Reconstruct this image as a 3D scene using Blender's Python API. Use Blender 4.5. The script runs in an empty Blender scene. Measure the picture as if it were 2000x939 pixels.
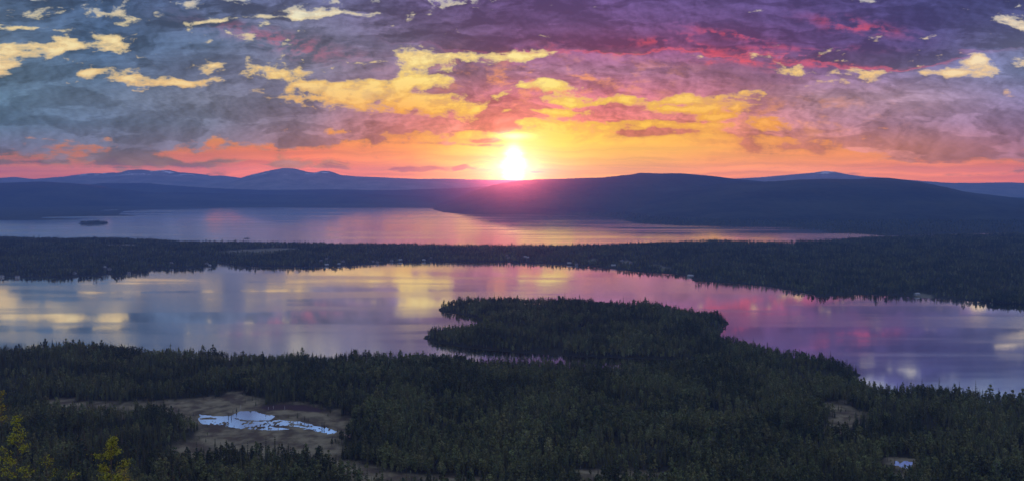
import bpy, math, random
import numpy as np
from mathutils import Vector, Matrix

random.seed(7)
RNG = np.random.default_rng(11)
SC = bpy.context.scene
COL = SC.collection

# ------------------------------------------------------------------ camera
F = 1732.0          # focal length in photo pixels (2000 px wide, 60 degrees)
HZ = 355.0          # photo row of the eye-level horizon
CAMH = 200.0        # camera height over the lakes, metres
cam_d = bpy.data.cameras.new("camera")
cam = bpy.data.objects.new("camera", cam_d)
COL.objects.link(cam)
cam.location = (0, 0, CAMH)
cam.rotation_euler = (math.radians(90), 0, 0)
cam_d.sensor_width = 36.0
cam_d.lens = 36.0 * F / 2000.0
cam_d.shift_y = -(469.5 - HZ) / 2000.0
cam_d.clip_start = 0.5
cam_d.clip_end = 60000
SC.camera = cam

# ------------------------------------------------------------------ exposure
SC.view_settings.view_transform = 'Standard'
SC.view_settings.look = 'None'
SC.view_settings.exposure = 0.0
SC.view_settings.gamma = 1.0
SC.view_settings.use_curve_mapping = False
SC.cycles.max_bounces = 5
SC.cycles.diffuse_bounces = 2
SC.cycles.glossy_bounces = 3
SC.cycles.volume_bounces = 1
SC.cycles.transparent_max_bounces = 4
SC.cycles.use_denoising = True

# ------------------------------------------------------------------ sun
SUN_AZ = math.atan((1004 - 1000) / F)
SUN_EL = math.atan((HZ - 322) / F)
sun_d = bpy.data.lights.new("sun", 'SUN')
sun = bpy.data.objects.new("sun", sun_d)
COL.objects.link(sun)
sun_d.energy = 5.0
sun_d.color = (1.0, 0.06, 0.035)
sun_d.angle = math.radians(0.6)
sdir = Vector((math.sin(SUN_AZ) * math.cos(SUN_EL), math.cos(SUN_AZ) * math.cos(SUN_EL), math.sin(SUN_EL)))
sun.rotation_euler = sdir.to_track_quat('Z', 'Y').to_euler()

# ------------------------------------------------------------------ haze numbers (shared by sky and haze box)
HAZE_DENS = 6.6e-5
HAZE_TOP = 425.0
HAZE_LEN = 15300.0
HAZE_COL = (0.05, 0.41, 1.0)
HAZE_G = 0.0
MIST_DENS = 1.08e-5
MIST_G = 0.965

# ------------------------------------------------------------------ world / sky
def lin(c):
    return tuple((x / 255 / 12.92 if x / 255 <= 0.04045 else ((x / 255 + 0.055) / 1.055) ** 2.4) for x in c)

class NT:
    """tiny expression builder for shader node trees"""
    def __init__(self, tree):
        self.t = tree
    def n(self, typ, **kw):
        nd = self.t.nodes.new(typ)
        for k, v in kw.items():
            setattr(nd, k, v)
        return nd
    def put(self, sock, v):
        if isinstance(v, bpy.types.NodeSocket):
            self.t.links.new(v, sock)
        else:
            sock.default_value = v
    def m(self, op, a, b=None, c=None, clamp=False):
        nd = self.n('ShaderNodeMath', operation=op, use_clamp=clamp)
        self.put(nd.inputs[0], a)
        if b is not None: self.put(nd.inputs[1], b)
        if c is not None: self.put(nd.inputs[2], c)
        return nd.outputs[0]
    def v(self, op, a, b=None, c=None, out=0):
        nd = self.n('ShaderNodeVectorMath', operation=op)
        self.put(nd.inputs[0], a)
        if b is not None: self.put(nd.inputs[3] if op == 'SCALE' else nd.inputs[1], b)
        if c is not None: self.put(nd.inputs[2], c)
        return nd.outputs[out]
    def dot(self, a, b):
        return self.v('DOT_PRODUCT', a, b, out=1)
    def xyz(self, x, y, z=0.0):
        nd = self.n('ShaderNodeCombineXYZ')
        for i, q in enumerate((x, y, z)): self.put(nd.inputs[i], q)
        return nd.outputs[0]
    def mix(self, f, a, b):
        nd = self.n('ShaderNodeMix', data_type='RGBA', clamp_factor=True)
        self.put(nd.inputs[0], f)
        for i, q in ((6, a), (7, b)):
            if isinstance(q, tuple) and len(q) == 3: q = q + (1.0,)
            self.put(nd.inputs[i], q)
        return nd.outputs[2]
    def smooth(self, x, lo, hi, a=0.0, b=1.0):
        nd = self.n('ShaderNodeMapRange', interpolation_type='SMOOTHSTEP')
        for i, q in enumerate((x, lo, hi, a, b)): self.put(nd.inputs[i], q)
        return nd.outputs[0]
    def lerp(self, x, lo, hi, a=0.0, b=1.0):
        nd = self.n('ShaderNodeMapRange')
        for i, q in enumerate((x, lo, hi, a, b)): self.put(nd.inputs[i], q)
        return nd.outputs[0]
    def noise(self, vec, scale=1.0, detail=4.0, rough=0.5, dims='2D', lac=2.0, color=False):
        nd = self.n('ShaderNodeTexNoise', noise_dimensions=dims)
        self.put(nd.inputs['Vector'], vec)
        nd.inputs['Scale'].default_value = scale
        nd.inputs['Detail'].default_value = detail
        nd.inputs['Roughness'].default_value = rough
        nd.inputs['Lacunarity'].default_value = lac
        return nd.outputs[1 if color else 0]
    def ramp(self, fac, stops, interp='LINEAR'):
        nd = self.n('ShaderNodeValToRGB')
        nd.color_ramp.interpolation = interp
        e = nd.color_ramp.elements
        while len(e) > 1: e.remove(e[-1])
        e[0].position = stops[0][0]; e[0].color = stops[0][1] + (1,)
        for p, c in stops[1:]:
            q = e.new(p); q.color = c + (1,)
        self.put(nd.inputs[0], fac)
        return nd.outputs[0]

def sky_uv(X, Y):
    """photo pixel -> (azimuth, elevation) sky coordinates"""
    return F * math.atan((X - 1000) / F), HZ - Y

XS = (0, 200, 400, 600, 800, 1000, 1200, 1400, 1600, 1800, 2000)
CLOUD_ROWS = [
 (335, [(147,113,130),(147,115,130),(161,118,131),(183,119,123),(220,134,117),(234,152,109),(229,143,113),(220,134,117),(211,129,125),(184,119,132),(156,109,135)]),
 (290, [(102,106,136),(107,109,137),(120,112,136),(161,118,131),(206,124,120),(239,161,110),(234,144,118),(224,134,117),(216,134,125),(193,129,133),(161,114,140)]),
 (240, [(84,110,140),(94,111,141),(107,114,139),(139,117,137),(201,122,122),(229,134,112),(221,123,118),(215,129,121),(175,124,141),(158,123,149),(139,115,150)]),
 (190, [(86,112,138),(95,112,138),(110,115,137),(121,114,140),(165,116,131),(197,115,124),(197,113,128),(183,115,132),(172,133,150),(159,133,157),(126,118,156)]),
 (140, [(89,112,136),(82,105,135),(102,109,138),(119,114,139),(139,113,137),(156,112,135),(161,112,140),(156,109,139),(129,99,142),(121,113,151),(113,122,160)]),
 (90,  [(89,110,136),(77,102,137),(91,107,138),(113,110,139),(120,105,137),(133,93,136),(146,88,133),(142,88,138),(110,84,140),(97,88,144),(118,122,161)]),
 (40,  [(84,105,134),(77,101,137),(91,105,140),(112,110,142),(113,98,138),(120,92,141),(125,93,148),(118,90,147),(101,84,143),(88,83,142),(93,98,149)]),
 (-10, [(79,101,133),(75,99,137),(88,101,140),(95,100,140),(106,95,141),(111,89,143),(113,90,150),(106,89,149),(97,84,144),(85,85,144),(78,83,139)]),
 (-90, [(89,111,145),(89,111,145),(94,109,145),(98,107,145),(100,100,145),(97,95,145),(95,93,144),(91,91,144),(85,88,144),(82,90,144),(79,92,144)]),
]
CLEAR_ROWS = [
 (348, [(204,120,106),(214,122,100),(232,125,92),(249,130,80),(253,148,70),(255,212,80),(255,172,62),(253,148,72),(253,150,82),(245,138,92),(235,127,102)]),
 (290, [(188,118,108),(198,123,105),(218,127,98),(244,136,88),(252,158,78),(255,236,105),(255,196,84),(254,176,88),(252,160,92),(242,144,100),(228,132,110)]),
 (220, [(236,196,150),(238,194,144),(244,192,134),(248,192,125),(255,182,98),(255,226,110),(255,206,96),(253,188,98),(250,165,108),(240,155,120),(230,155,130)]),
 (150, [(240,214,165),(242,214,160),(244,214,158),(248,214,145),(255,226,140),(255,235,145),(255,225,130),(255,220,135),(250,215,150),(248,215,165),(245,220,180)]),
 (50,  [(245,230,180),(246,230,178),(247,232,185),(248,235,190),(248,232,185),(250,230,175),(250,230,175),(250,230,180),(250,232,190),(250,234,200),(250,236,208)]),
 (-60, [(165,190,228)] * 11),
 (-120, [(140,178,235)] * 11),
]
# cloud (+) and gap (-) shapes: X, Y, half-width, half-height, tilt in degrees, strength
BLOBS = [
 (1450,45,520,60,0,0.9),(1180,60,160,40,0,0.7),(150,225,330,48,0,1.0),(60,150,90,30,0,0.5),(520,225,220,28,0,0.5),(700,80,200,40,0,0.5),(320,100,90,50,0,0.5),
 # wide clear glow round the setting sun
 (1010,268,330,62,0,-1.05),(1300,268,260,50,0,-1.0),(760,300,260,30,0,-0.45),
 # golden gap rising from the left of the sun to the centre
 (820,158,220,34,10,-1.5),(980,110,140,13,4,-1.9),(1080,212,280,14,0,-0.6),(1400,222,150,26,0,-0.8),(680,185,70,16,5,-0.7),(900,190,70,25,0,-0.5),
 # cumulus bank
 (925,150,38,38,0,1.6),(985,160,62,34,0,1.2),(1075,125,90,22,0,1.0),(1180,150,110,36,0,1.2),(1320,150,150,32,-4,1.2),(1420,165,80,25,0,0.8),
 (1050,168,60,12,0,-2.0),(1120,180,60,10,0,-0.8),(1220,190,60,9,0,-0.8),(1340,186,60,12,0,-1.3),(1455,178,52,17,0,-1.9),(1500,136,28,16,20,-1.3),(1400,205,120,14,0,-0.7),
 # right bank and its gaps
 (1600,205,130,40,0,0.9),(1760,215,200,40,0,0.9),(1930,250,150,40,0,0.9),
 (1980,48,36,12,-25,-2.0),(1900,122,26,12,25,-1.25),(1850,142,40,5,0,-1.1),(1570,142,40,8,0,-0.8),
 # left gaps
 (45,54,55,7,-4,-1.5),(75,100,50,13,-14,-1.15),(125,84,42,10,-18,-1.15),(205,84,26,15,0,-1.5),(195,146,45,8,6,-1.45),(262,155,40,6,0,-1.5),
 (375,158,45,8,3,-1.45),(410,128,45,10,5,-1.1),(555,145,45,10,5,-1.3),(640,166,80,14,4,-1.1),(610,28,100,6,2,-1.5),(575,22,14,9,0,-1.0),(440,38,60,6,6,-0.95),(5,128,25,5,0,-1.1),
 # thin dark streaks in the clear bands
 (690,150,85,11,3,1.5),(845,145,28,7,0,1.0),(850,178,40,8,0,0.8),
 (780,243,210,16,0,1.1),(920,250,110,9,0,0.9),(660,272,190,9,0,0.8),(1010,226,70,7,2,1.0),(1020,206,60,7,0,0.8),
 (1250,228,150,11,2,1.7),(1270,264,85,10,2,1.6),(1170,211,80,8,0,1.3),(1400,238,60,5,0,0.9),(1040,206,60,6,0,1.3),(1330,205,50,6,0,1.1),(1560,262,130,7,0,0.8),(1560,288,60,7,0,0.6),(1760,288,140,11,0,0.8),(1880,300,130,14,0,0.6),
 (330,318,190,10,0,1.1),(565,321,45,8,0,1.0),(650,324,55,9,0,1.05),(800,329,120,4.5,1,1.25),(902,325,22,5,20,1.2),(1048,338,26,3.5,0,1.2),(960,276,90,4,1,0.9),(905,284,110,3.5,-1,0.9),
]
RED = [(1670,52,75,12,-12,0.5),(1430,70,70,7,-12,0.55),(1290,78,70,7,6,0.55),(1400,102,80,7,-25,0.45),(560,85,130,18,-15,0.28),(1040,100,40,10,20,0.5),(1500,98,160,6,0,0.3),(1560,128,160,4,-2,0.45)]

world = bpy.data.worlds.new("World")
SC.world = world
world.use_nodes = True
world.cycles.sampling_method = 'MANUAL'
world.cycles.sample_map_resolution = 1024
wt = world.node_tree
wt.nodes.clear()
W = NT(wt)

def build_sky():
    tc = W.n('ShaderNodeTexCoord')
    d = W.v('NORMALIZE', tc.outputs['Generated'])
    sep = W.n('ShaderNodeSeparateXYZ'); wt.links.new(d, sep.inputs[0])
    x, y, z = sep.outputs
    az = W.m('ARCTAN2', x, y)
    azc = W.m('MINIMUM', W.m('ABSOLUTE', az), 0.7)
    hor = W.m('SQRT', W.m('ADD', W.m('MULTIPLY', x, x), W.m('MULTIPLY', y, y)))
    tanel = W.m('DIVIDE', z, W.m('MAXIMUM', hor, 0.05))
    V = W.m('MULTIPLY', W.m('DIVIDE', tanel, W.m('COSINE', azc)), F)
    U = W.m('MULTIPLY', az, F)
    P = W.xyz(U, V, 0.0)
    # shape noise
    wn = W.noise(W.v('MULTIPLY', P, (1/150, 1/80, 0)), 1.0, 3.0, 0.55, color=True)
    warp = W.v('MULTIPLY', W.v('SUBTRACT', wn, (0.5, 0.5, 0.5)), (60, 26, 0))
    Pw = W.v('ADD', P, warp)
    lowband = W.smooth(V, 25.0, 120.0)               # 0 near the horizon, 1 higher up
    nsq = W.v('MULTIPLY', Pw, W.xyz(1/120, W.lerp(lowband, 0, 1, 1/28, 1/58), 0))
    Dn = W.noise(nsq, 1.0, 8.0, 0.53)
    # the same field a little nearer to the sun: the difference lights the cloud flanks
    su, sv = F * SUN_AZ, F * math.tan(SUN_EL)
    tosun = W.v('NORMALIZE', W.v('SUBTRACT', (su, sv, 0), P))
    off = W.v('MULTIPLY', tosun, W.xyz(0.10, 0.20, 0))
    Dn2 = W.noise(W.v('ADD', nsq, off), 1.0, 7.0, 0.53)
    fine = W.noise(W.v('MULTIPLY', P, (1/46, 1/24, 0)), 1.0, 7.0, 0.62)
    strata = W.noise(W.v('MULTIPLY', Pw, (1/330, 1/13, 0)), 1.0, 5.0, 0.55)
    def billow(vec):
        nd = W.n('ShaderNodeTexVoronoi', voronoi_dimensions='2D', feature='F1')
        W.put(nd.inputs['Vector'], vec); nd.inputs['Scale'].default_value = 1.0
        nd.inputs['Detail'].default_value = 4.0; nd.inputs['Roughness'].default_value = 0.62; nd.inputs['Lacunarity'].default_value = 2.1
        return nd.outputs['Distance']
    bv = W.v('MULTIPLY', W.v('ADD', P, W.v('SCALE', warp, 0.7)), (1/70, 1/40, 0))
    B1 = billow(bv)
    B2 = billow(W.v('ADD', bv, W.v('MULTIPLY', tosun, (0.10, 0.16, 0))))
    layer = W.noise(W.v('MULTIPLY', W.v('ADD', P, W.v('SCALE', warp, 1.3)), (1/190, 1/50, 0)), 1.0, 7.0, 0.58)
    # coverage
    vv = W.m('DIVIDE', W.m('MAXIMUM', V, 0), 62.0)
    S = W.m('SUBTRACT', 0.92, W.m('MULTIPLY', W.m('POWER', 0.36788, W.m('MULTIPLY', vv, vv)), 1.90))
    S = W.m('SUBTRACT', S, W.smooth(V, 365.0, 470.0, 0.0, 0.85))
    Pw2 = W.v('ADD', P, W.v('SCALE', warp, 0.9))
    def blob(X, Y, rx, ry, tilt):
        u, v = sky_uv(X, Y)
        mp = W.n('ShaderNodeMapping', vector_type='TEXTURE')
        wt.links.new(Pw2, mp.inputs['Vector'])
        mp.inputs['Location'].default_value = (u, v, 0)
        mp.inputs['Rotation'].default_value = (0, 0, math.radians(tilt))
        k = math.cos(math.atan((X - 1000) / F)) ** 2
        mp.inputs['Scale'].default_value = (rx * k, ry, 1)
        q = mp.outputs[0]
        return W.m('POWER', 0.36788, W.dot(q, q))
    for k, b in enumerate(BLOBS):
        S = W.m('MULTIPLY_ADD', blob(*b[:5]), b[5] * (1.5 if b[5] > 0 else 0.84 if b[0] < 660 else 1.05), S)
        if k % 6 == 5:      # makes the next shapes wait for these, which keeps the shader's stack small
            Pw2 = W.v('ADD', Pw2, W.xyz(W.m('MULTIPLY', S, 1e-6), 0.0, 0.0))
    S = W.m('MULTIPLY_ADD', W.m('SUBTRACT', Dn, 0.5), 2.5, S)
    S = W.m('MULTIPLY_ADD', W.m('SUBTRACT', fine, 0.5), 1.9, S)
    S = W.m('MULTIPLY_ADD', W.m('MULTIPLY', W.m('SUBTRACT', strata, 0.5), W.m('SUBTRACT', 1.0, lowband)), 2.3, S)
    S = W.m('MULTIPLY_ADD', W.m('SUBTRACT', 0.80, B1), W.m('MULTIPLY', lowband, 1.1), S)
    S = W.m('MULTIPLY_ADD', W.m('SUBTRACT', layer, 0.5), 1.2, S)
    wisp = W.noise(W.v('MULTIPLY', W.v('ADD', P, W.v('SCALE', warp, 0.8)), (1/58, 1/23, 0)), 1.0, 7.0, 0.6)
    S = W.m('MULTIPLY_ADD', W.m('MULTIPLY', W.m('SUBTRACT', wisp, 0.5), W.m('MULTIPLY_ADD', lowband, 0.7, 0.3)), 3.0, S)
    mask = W.smooth(S, -0.42, 0.30)
    # the dark upper deck, a layer of its own over the paler bank
    D2 = -0.62
    for b in ((1450, 25, 640, 78, -2, 1.5), (1020, 55, 330, 45, 0, 0.9), (1760, 70, 200, 52, 6, 0.9), (280, 20, 330, 70, 0, 0.75), (270, 95, 60, 60, 0, 0.7)):
        D2 = W.m('MULTIPLY_ADD', blob(*b[:5]), b[5], D2)
    D2 = W.m('MULTIPLY_ADD', W.m('SUBTRACT', layer, 0.5), 1.3, D2)
    D2 = W.m('MULTIPLY_ADD', W.m('SUBTRACT', fine, 0.5), 0.8, D2)
    rimr = W.m('ADD', blob(1330, 105, 330, 45, 0), W.m('MULTIPLY', blob(1720, 130, 170, 30, 0), 0.6))
    red = None
    for b in RED:
        q = W.m('MULTIPLY', blob(*b[:5]), b[5])
        red = q if red is None else W.m('ADD', red, q)
    # colours by direction
    t = W.m('MULTIPLY_ADD', az, 1 / 1.2, 0.5)
    def rows(tab):
        col = None
        for Y, cs in tab:
            st = [((math.atan((X - 1000) / F)) / 1.2 + 0.5, lin(c)) for X, c in zip(XS, cs)]
            r = W.ramp(t, st)
            if col is None: col = r
            else: col = W.mix(W.lerp(V, HZ - prevY, HZ - Y), col, r)
            prevY = Y
        return col
    cloud = rows(CLOUD_ROWS)
    clear = rows(CLEAR_ROWS)
    # the clear sky higher up is the physical dusk sky
    st = W.n('ShaderNodeTexSky', sky_type='NISHITA')
    st.sun_disc = False
    st.sun_elevation = max(SUN_EL, math.radians(1.2)); st.sun_rotation = SUN_AZ
    st.altitude = 600; st.air_density = 1.2; st.dust_density = 1.0
    nish = W.v('ADD', W.v('SCALE', st.outputs[0], 0.10), (0.34, 0.42, 0.56))
    clear = W.mix(W.smooth(V, 480.0, 900.0), clear, nish)
    cloud = W.mix(W.smooth(V, 500.0, 1000.0), cloud, lin((140, 152, 182)))
    # cloud shading
    emb = W.m('ADD', W.m('MULTIPLY', W.m('SUBTRACT', Dn, Dn2), 1.7), W.m('MULTIPLY', W.m('MULTIPLY', W.m('SUBTRACT', B2, B1), lowband), 0.42))
    shade = W.m('ADD', W.m('MULTIPLY_ADD', W.m('SUBTRACT', fine, 0.5), 0.38, 1.0), emb)
    shade = W.m('ADD', shade, W.m('MULTIPLY', W.m('SUBTRACT', 0.5, Dn), 0.5))
    shade = W.m('MULTIPLY', shade, W.smooth(layer, 0.455, 0.53, 1.15, 0.84))
    shade = W.m('MULTIPLY', shade, W.smooth(D2, -0.05, 0.10, 1.14, 0.80))
    shade = W.m('MINIMUM', W.m('MAXIMUM', shade, 0.6), 1.6)
    cloud = W.v('SCALE', cloud, W.m('MULTIPLY', shade, 0.91))
    cloud = W.mix(W.m('MULTIPLY', blob(640, 70, 260, 90, 0), 0.45), cloud, W.v('MULTIPLY', cloud, (0.93, 1.10, 0.98)))
    flame = W.m('ADD', blob(1075, 158, 200, 42, 0), W.m('MULTIPLY', blob(1560, 225, 150, 45, 0), 0.55))
    flame = W.m('MULTIPLY', flame, W.smooth(W.m('ADD', W.m('MULTIPLY', fine, 0.6), W.m('MULTIPLY', wisp, 0.4)), 0.49, 0.64, 0.0, 0.75))
    cloud = W.mix(flame, cloud, lin((254, 165, 100)))
    rq = W.m('DIVIDE', W.m('ADD', D2, 0.02), 0.07)
    rim = W.m('MULTIPLY', W.m('POWER', 0.36788, W.m('MULTIPLY', rq, rq)), W.m('MINIMUM', W.m('MULTIPLY', rimr, 0.5), 0.55))
    cloud = W.mix(rim, cloud, lin((240, 95, 105)))
    cloud = W.mix(W.m('MULTIPLY', red, W.smooth(W.m('ADD', fine, emb), 0.35, 0.75)), cloud, lin((245, 90, 105)))
    edge = W.m('MULTIPLY', W.smooth(S, 0.55, 0.0), 0.50)
    cloud = W.mix(edge, cloud, clear)
    bands = W.m('MULTIPLY', W.m('SUBTRACT', strata, 0.5), W.m('SUBTRACT', 1.0, lowband))
    clear = W.v('SCALE', clear, W.m('MULTIPLY_ADD', bands, 0.9, 1.0))
    clear = W.mix(W.m('MULTIPLY', W.smooth(S, -1.0, -0.1), W.m('MULTIPLY', lowband, 0.5)), clear, W.v('MULTIPLY', clear, (0.72, 0.52, 0.42)))
    clear = W.mix(W.m('MULTIPLY', W.smooth(wisp, 0.47, 0.66), W.m('MULTIPLY', lowband, 0.45)), clear, cloud)
    col = W.mix(mask, clear, cloud)
    # the sun: a blown-out column of light just over the hill
    def glow(su_, sv_, rx, ry):
        q = W.v('MULTIPLY', W.v('SUBTRACT', P, (su_, sv_, 0)), (1 / rx, 1 / ry, 0))
        return W.m('POWER', 0.36788, W.dot(q, q))
    streak = W.m('MAXIMUM', W.m('MULTIPLY_ADD', strata, 3.6, -0.8), 0.15)
    g1 = W.m('MULTIPLY', glow(su, sv - 1, 14, 27), W.m('MULTIPLY', streak, 3.2))
    g2 = W.m('MULTIPLY', glow(su, sv - 9, 40, 22), W.m('MULTIPLY', streak, 0.6))
    g3 = W.m('MULTIPLY', glow(su, sv + 56, 30, 6), 1.0)
    g4 = W.m('MULTIPLY', glow(su, sv + 20, 150, 60), 0.10)
    gl = W.v('ADD', W.v('SCALE', (1.0, 0.95, 0.8), g1), W.v('SCALE', (1.0, 0.85, 0.40), W.m('ADD', g2, g3)))
    gl = W.v('ADD', gl, W.v('SCALE', (1.0, 0.72, 0.2), g4))
    col = W.v('ADD', col, gl)
    # light that the haze takes out on its way to the eye is given to the sky behind it
    pl = W.m('MINIMUM', HAZE_LEN, W.m('DIVIDE', (HAZE_TOP - CAMH) * F, W.m('MAXIMUM', V, 5.0)))
    T = W.m('EXPONENT', W.m('MULTIPLY', pl, -(HAZE_DENS + 0.3 * MIST_DENS)))
    inv = W.m('DIVIDE', 1.0, T)
    air = W.v('SCALE', (0.025, 0.08, 0.40), W.m('SUBTRACT', 1.0, T))
    col = W.v('SCALE', W.v('MAXIMUM', W.v('SUBTRACT', col, air), (0.02, 0.02, 0.02)), inv)
    # away from the sunset the cloud deck is an even blue grey
    back = W.smooth(W.m('ABSOLUTE', az), 0.75, 1.5)
    col = W.mix(back, col, W.mix(W.smooth(V, 0, 900), lin((92, 112, 152)), lin((168, 182, 220))))
    col = W.mix(W.smooth(z, 0.80, 0.95), col, lin((168, 182, 220)))
    bg = W.n('ShaderNodeBackground')
    bg.inputs[1].default_value = 1.0
    wt.links.new(col, bg.inputs[0])
    out = W.n('ShaderNodeOutputWorld')
    wt.links.new(bg.outputs[0], out.inputs[0])
build_sky()
# ------------------------------------------------------------------ helpers
def mat(name):
    m = bpy.data.materials.new(name); m.use_nodes = True
    m.node_tree.nodes.clear()
    return m, NT(m.node_tree)
def finish(m, q, color, rough=0.9, spec=0.2, metallic=0.0, bump=None, bump_d=0.1, bump_s=1.0):
    b = q.n('ShaderNodeBsdfPrincipled')
    q.put(b.inputs['Base Color'], color if not (isinstance(color, tuple) and len(color) == 3) else color + (1,))
    q.put(b.inputs['Roughness'], rough)
    b.inputs['Specular IOR Level'].default_value = spec
    q.put(b.inputs['Metallic'], metallic)
    if bump is not None:
        bn = q.n('ShaderNodeBump'); bn.inputs['Distance'].default_value = bump_d; bn.inputs['Strength'].default_value = bump_s
        q.put(bn.inputs['Height'], bump); q.t.links.new(bn.outputs[0], b.inputs['Normal'])
    o = q.n('ShaderNodeOutputMaterial'); q.t.links.new(b.outputs[0], o.inputs[0])
    return m
def mesh_np(name, verts, quads=None, tris=None, smooth=False):
    me = bpy.data.meshes.new(name)
    verts = np.asarray(verts, dtype=np.float32)
    loops, starts, n0 = [], [], 0
    if quads is not None and len(quads):
        quads = np.asarray(quads, dtype=np.int32); loops.append(quads.ravel()); starts.append(np.arange(len(quads)) * 4); n0 = quads.size
    if tris is not None and len(tris):
        tris = np.asarray(tris, dtype=np.int32); loops.append(tris.ravel()); starts.append(n0 + np.arange(len(tris)) * 3)
    loops = np.concatenate(loops); starts = np.concatenate(starts)
    me.vertices.add(len(verts)); me.vertices.foreach_set('co', verts.ravel())
    me.loops.add(len(loops)); me.loops.foreach_set('vertex_index', loops.astype(np.int32))
    me.polygons.add(len(starts)); me.polygons.foreach_set('loop_start', starts.astype(np.int32))
    if smooth: me.polygons.foreach_set('use_smooth', np.ones(len(starts), dtype=bool))
    me.update(calc_edges=True); me.validate()
    return me
def link(name, me, parent=None, mats=(), **props):
    o = bpy.data.objects.new(name, me); COL.objects.link(o)
    if me is not None and mats and not me.materials:
        for m in mats: me.materials.append(m)
    if parent is not None: o.parent = parent
    for k, v in props.items(): o[k] = v
    return o
def thing(name, label, cat, loc, rotz=0.0, group=None, scale=None):
    o = bpy.data.objects.new(name, None); COL.objects.link(o)
    o.location = loc; o.rotation_euler = (0, 0, rotz); o.empty_display_size = 1
    if scale: o.scale = scale
    o['label'] = label; o['category'] = cat
    if group: o['group'] = group
    return o
def grid_quads(nr, nc):
    i = np.arange(nr - 1)[:, None] * nc + np.arange(nc - 1)[None, :]
    i = i.ravel()
    return np.stack([i, i + 1, i + nc + 1, i + nc], 1)

# value noise on arrays
def _h(ix, iy, seed):
    n = (ix.astype(np.int64) * 374761393 + iy.astype(np.int64) * 668265263 + seed * 974711) & 0x7fffffff
    n = ((n ^ (n >> 13)) * 1274126177) & 0x7fffffff
    return ((n ^ (n >> 16)) & 0xffff) / 65535.0
def vnoise(x, y, seed=0):
    ix = np.floor(x); iy = np.floor(y); fx = x - ix; fy = y - iy
    fx = fx * fx * (3 - 2 * fx); fy = fy * fy * (3 - 2 * fy)
    a = _h(ix, iy, seed); b = _h(ix + 1, iy, seed); c = _h(ix, iy + 1, seed); d = _h(ix + 1, iy + 1, seed)
    return (a * (1 - fx) + b * fx) * (1 - fy) + (c * (1 - fx) + d * fx) * fy
def fbm(x, y, oct=4, seed=0):
    x = np.asarray(x, float); y = np.asarray(y, float)
    s = 0; a = 0.5; t = 0
    for k in range(oct):
        s = s + a * vnoise(x, y, seed + k); t += a; a *= 0.5; x = x * 2.03 + 17.1; y = y * 2.03 + 5.3
    return s / t

# ------------------------------------------------------------------ the lie of the land, in metres (x right, y ahead, z up)
def lake_pt(X, Y):
    d = CAMH * F / (Y - HZ)
    return ((X - 1000) / F * d, d)
def sdf(poly, x, y):
    """signed distance to a closed polygon, positive inside"""
    poly = np.asarray(poly, float)
    best = np.full(x.shape, 1e18); ins = np.zeros(x.shape, bool)
    n = len(poly)
    for i in range(n):
        ax, ay = poly[i]; bx, by = poly[(i + 1) % n]
        dx, dy = bx - ax, by - ay
        L = dx * dx + dy * dy + 1e-9
        t = np.clip(((x - ax) * dx + (y - ay) * dy) / L, 0, 1)
        best = np.minimum(best, (x - ax - t * dx) ** 2 + (y - ay - t * dy) ** 2)
        if ay != by:
            c = (ay > y) != (by > y)
            ins ^= c & (x < (bx - ax) * (y - ay) / (by - ay) + ax)
    d = np.sqrt(best)
    return np.where(ins, d, -d)

NEAR = [lake_pt(*p) for p in [(-800,692),(0,692),(100,691),(180,684),(260,692),(330,699),(600,706),(850,708),(1000,717),(1150,724),(1300,722),(1398,712),
  (1378,706),(1250,700),(1100,694),(1000,687),(900,677),(850,668),(824,660),(834,655),(870,652),(920,646),(944,633),(925,619),(900,613),(865,610),(855,603),
  (872,597),(905,594),(1000,593),(1100,595),(1190,601),(1250,604),(1300,606),(1345,615),(1400,621),(1420,628),(1418,639),(1404,651),(1415,668),(1500,690),
  (1640,714),(1678,730),(1674,748),(1692,765),(1800,768),(2000,796),(2800,880)]] + [(1500, 300), (1500, -400), (-1500, -400), (-1500, 600)]
PENIN = [lake_pt(*p) for p in [(1450,712),(1378,706),(1250,700),(1100,694),(1000,687),(900,677),(850,668),(820,660),(834,650),(944,633),(925,619),(850,612),
  (850,600),(905,590),(1000,589),(1190,598),(1345,610),(1430,618),(1425,642),(1404,655),(1450,690)]]
MID = [lake_pt(*p) for p in [(-900,548),(0,541),(60,542),(130,543),(215,536),(225,541),(238,540),(246,534),(285,533),(298,525),(360,524),(418,521),(427,513),(440,516),
  (470,520),(560,521),(660,520),(730,516),(765,512),(900,511),(1000,512),(1080,516),(1150,520),(1250,531),(1330,536),(1345,539),(1352,548),(1430,553),(1500,559),(1575,572),
  (1600,580),(1640,577),(1680,575),(1750,577),(1850,584),(2000,595),(2900,640),
  (2900,452),(2000,459),(1800,463),(1700,467.5),(1600,474.5),(1500,476),(1400,474),(1350,475),(1260,479),(1100,484),(900,484),(700,481),(560,478),(450,478),(300,473),(230,469),(120,470),(0,466),(-900,462)]]
FARL = [lake_pt(*p) for p in [(-1200,440),(0,430.5),(80,430),(150,429.4),(161,428.2),(120,427.2),(84,426.6),(78,424.6),(120,423.2),(200,422.4),(262,421.8),(268,420.6),(232,419.4),(240,413),(250,411.6),(300,408.5),(400,406.5),(600,405.3),
  (850,406.8),(950,410),(1000,413),(1100,419),(1180,424),(1228,426.5),(1215,430),(1240,434),(1262,437.5),(1330,440),(1450,442),(1560,445.5),(1640,448),(1600,452),(1660,455),(1730,461),(1900,456),(3000,450)]] \
  + [(22000, 17000), (-22000, 17000)]
GLINT = [lake_pt(*p) for p in [(158,414.8),(178,413.2),(200,411.8),(205,409.2),(225,408.6),(246,409.4),(225,411.0),(200,413.4),(178,414.4)]]   # small bay behind the left spits
POND_FAR = [lake_pt(*p) for p in [(1925,458.6),(1945,456.9),(1972,457.2),(1977,458.4),(1958,459.4)]]
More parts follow.
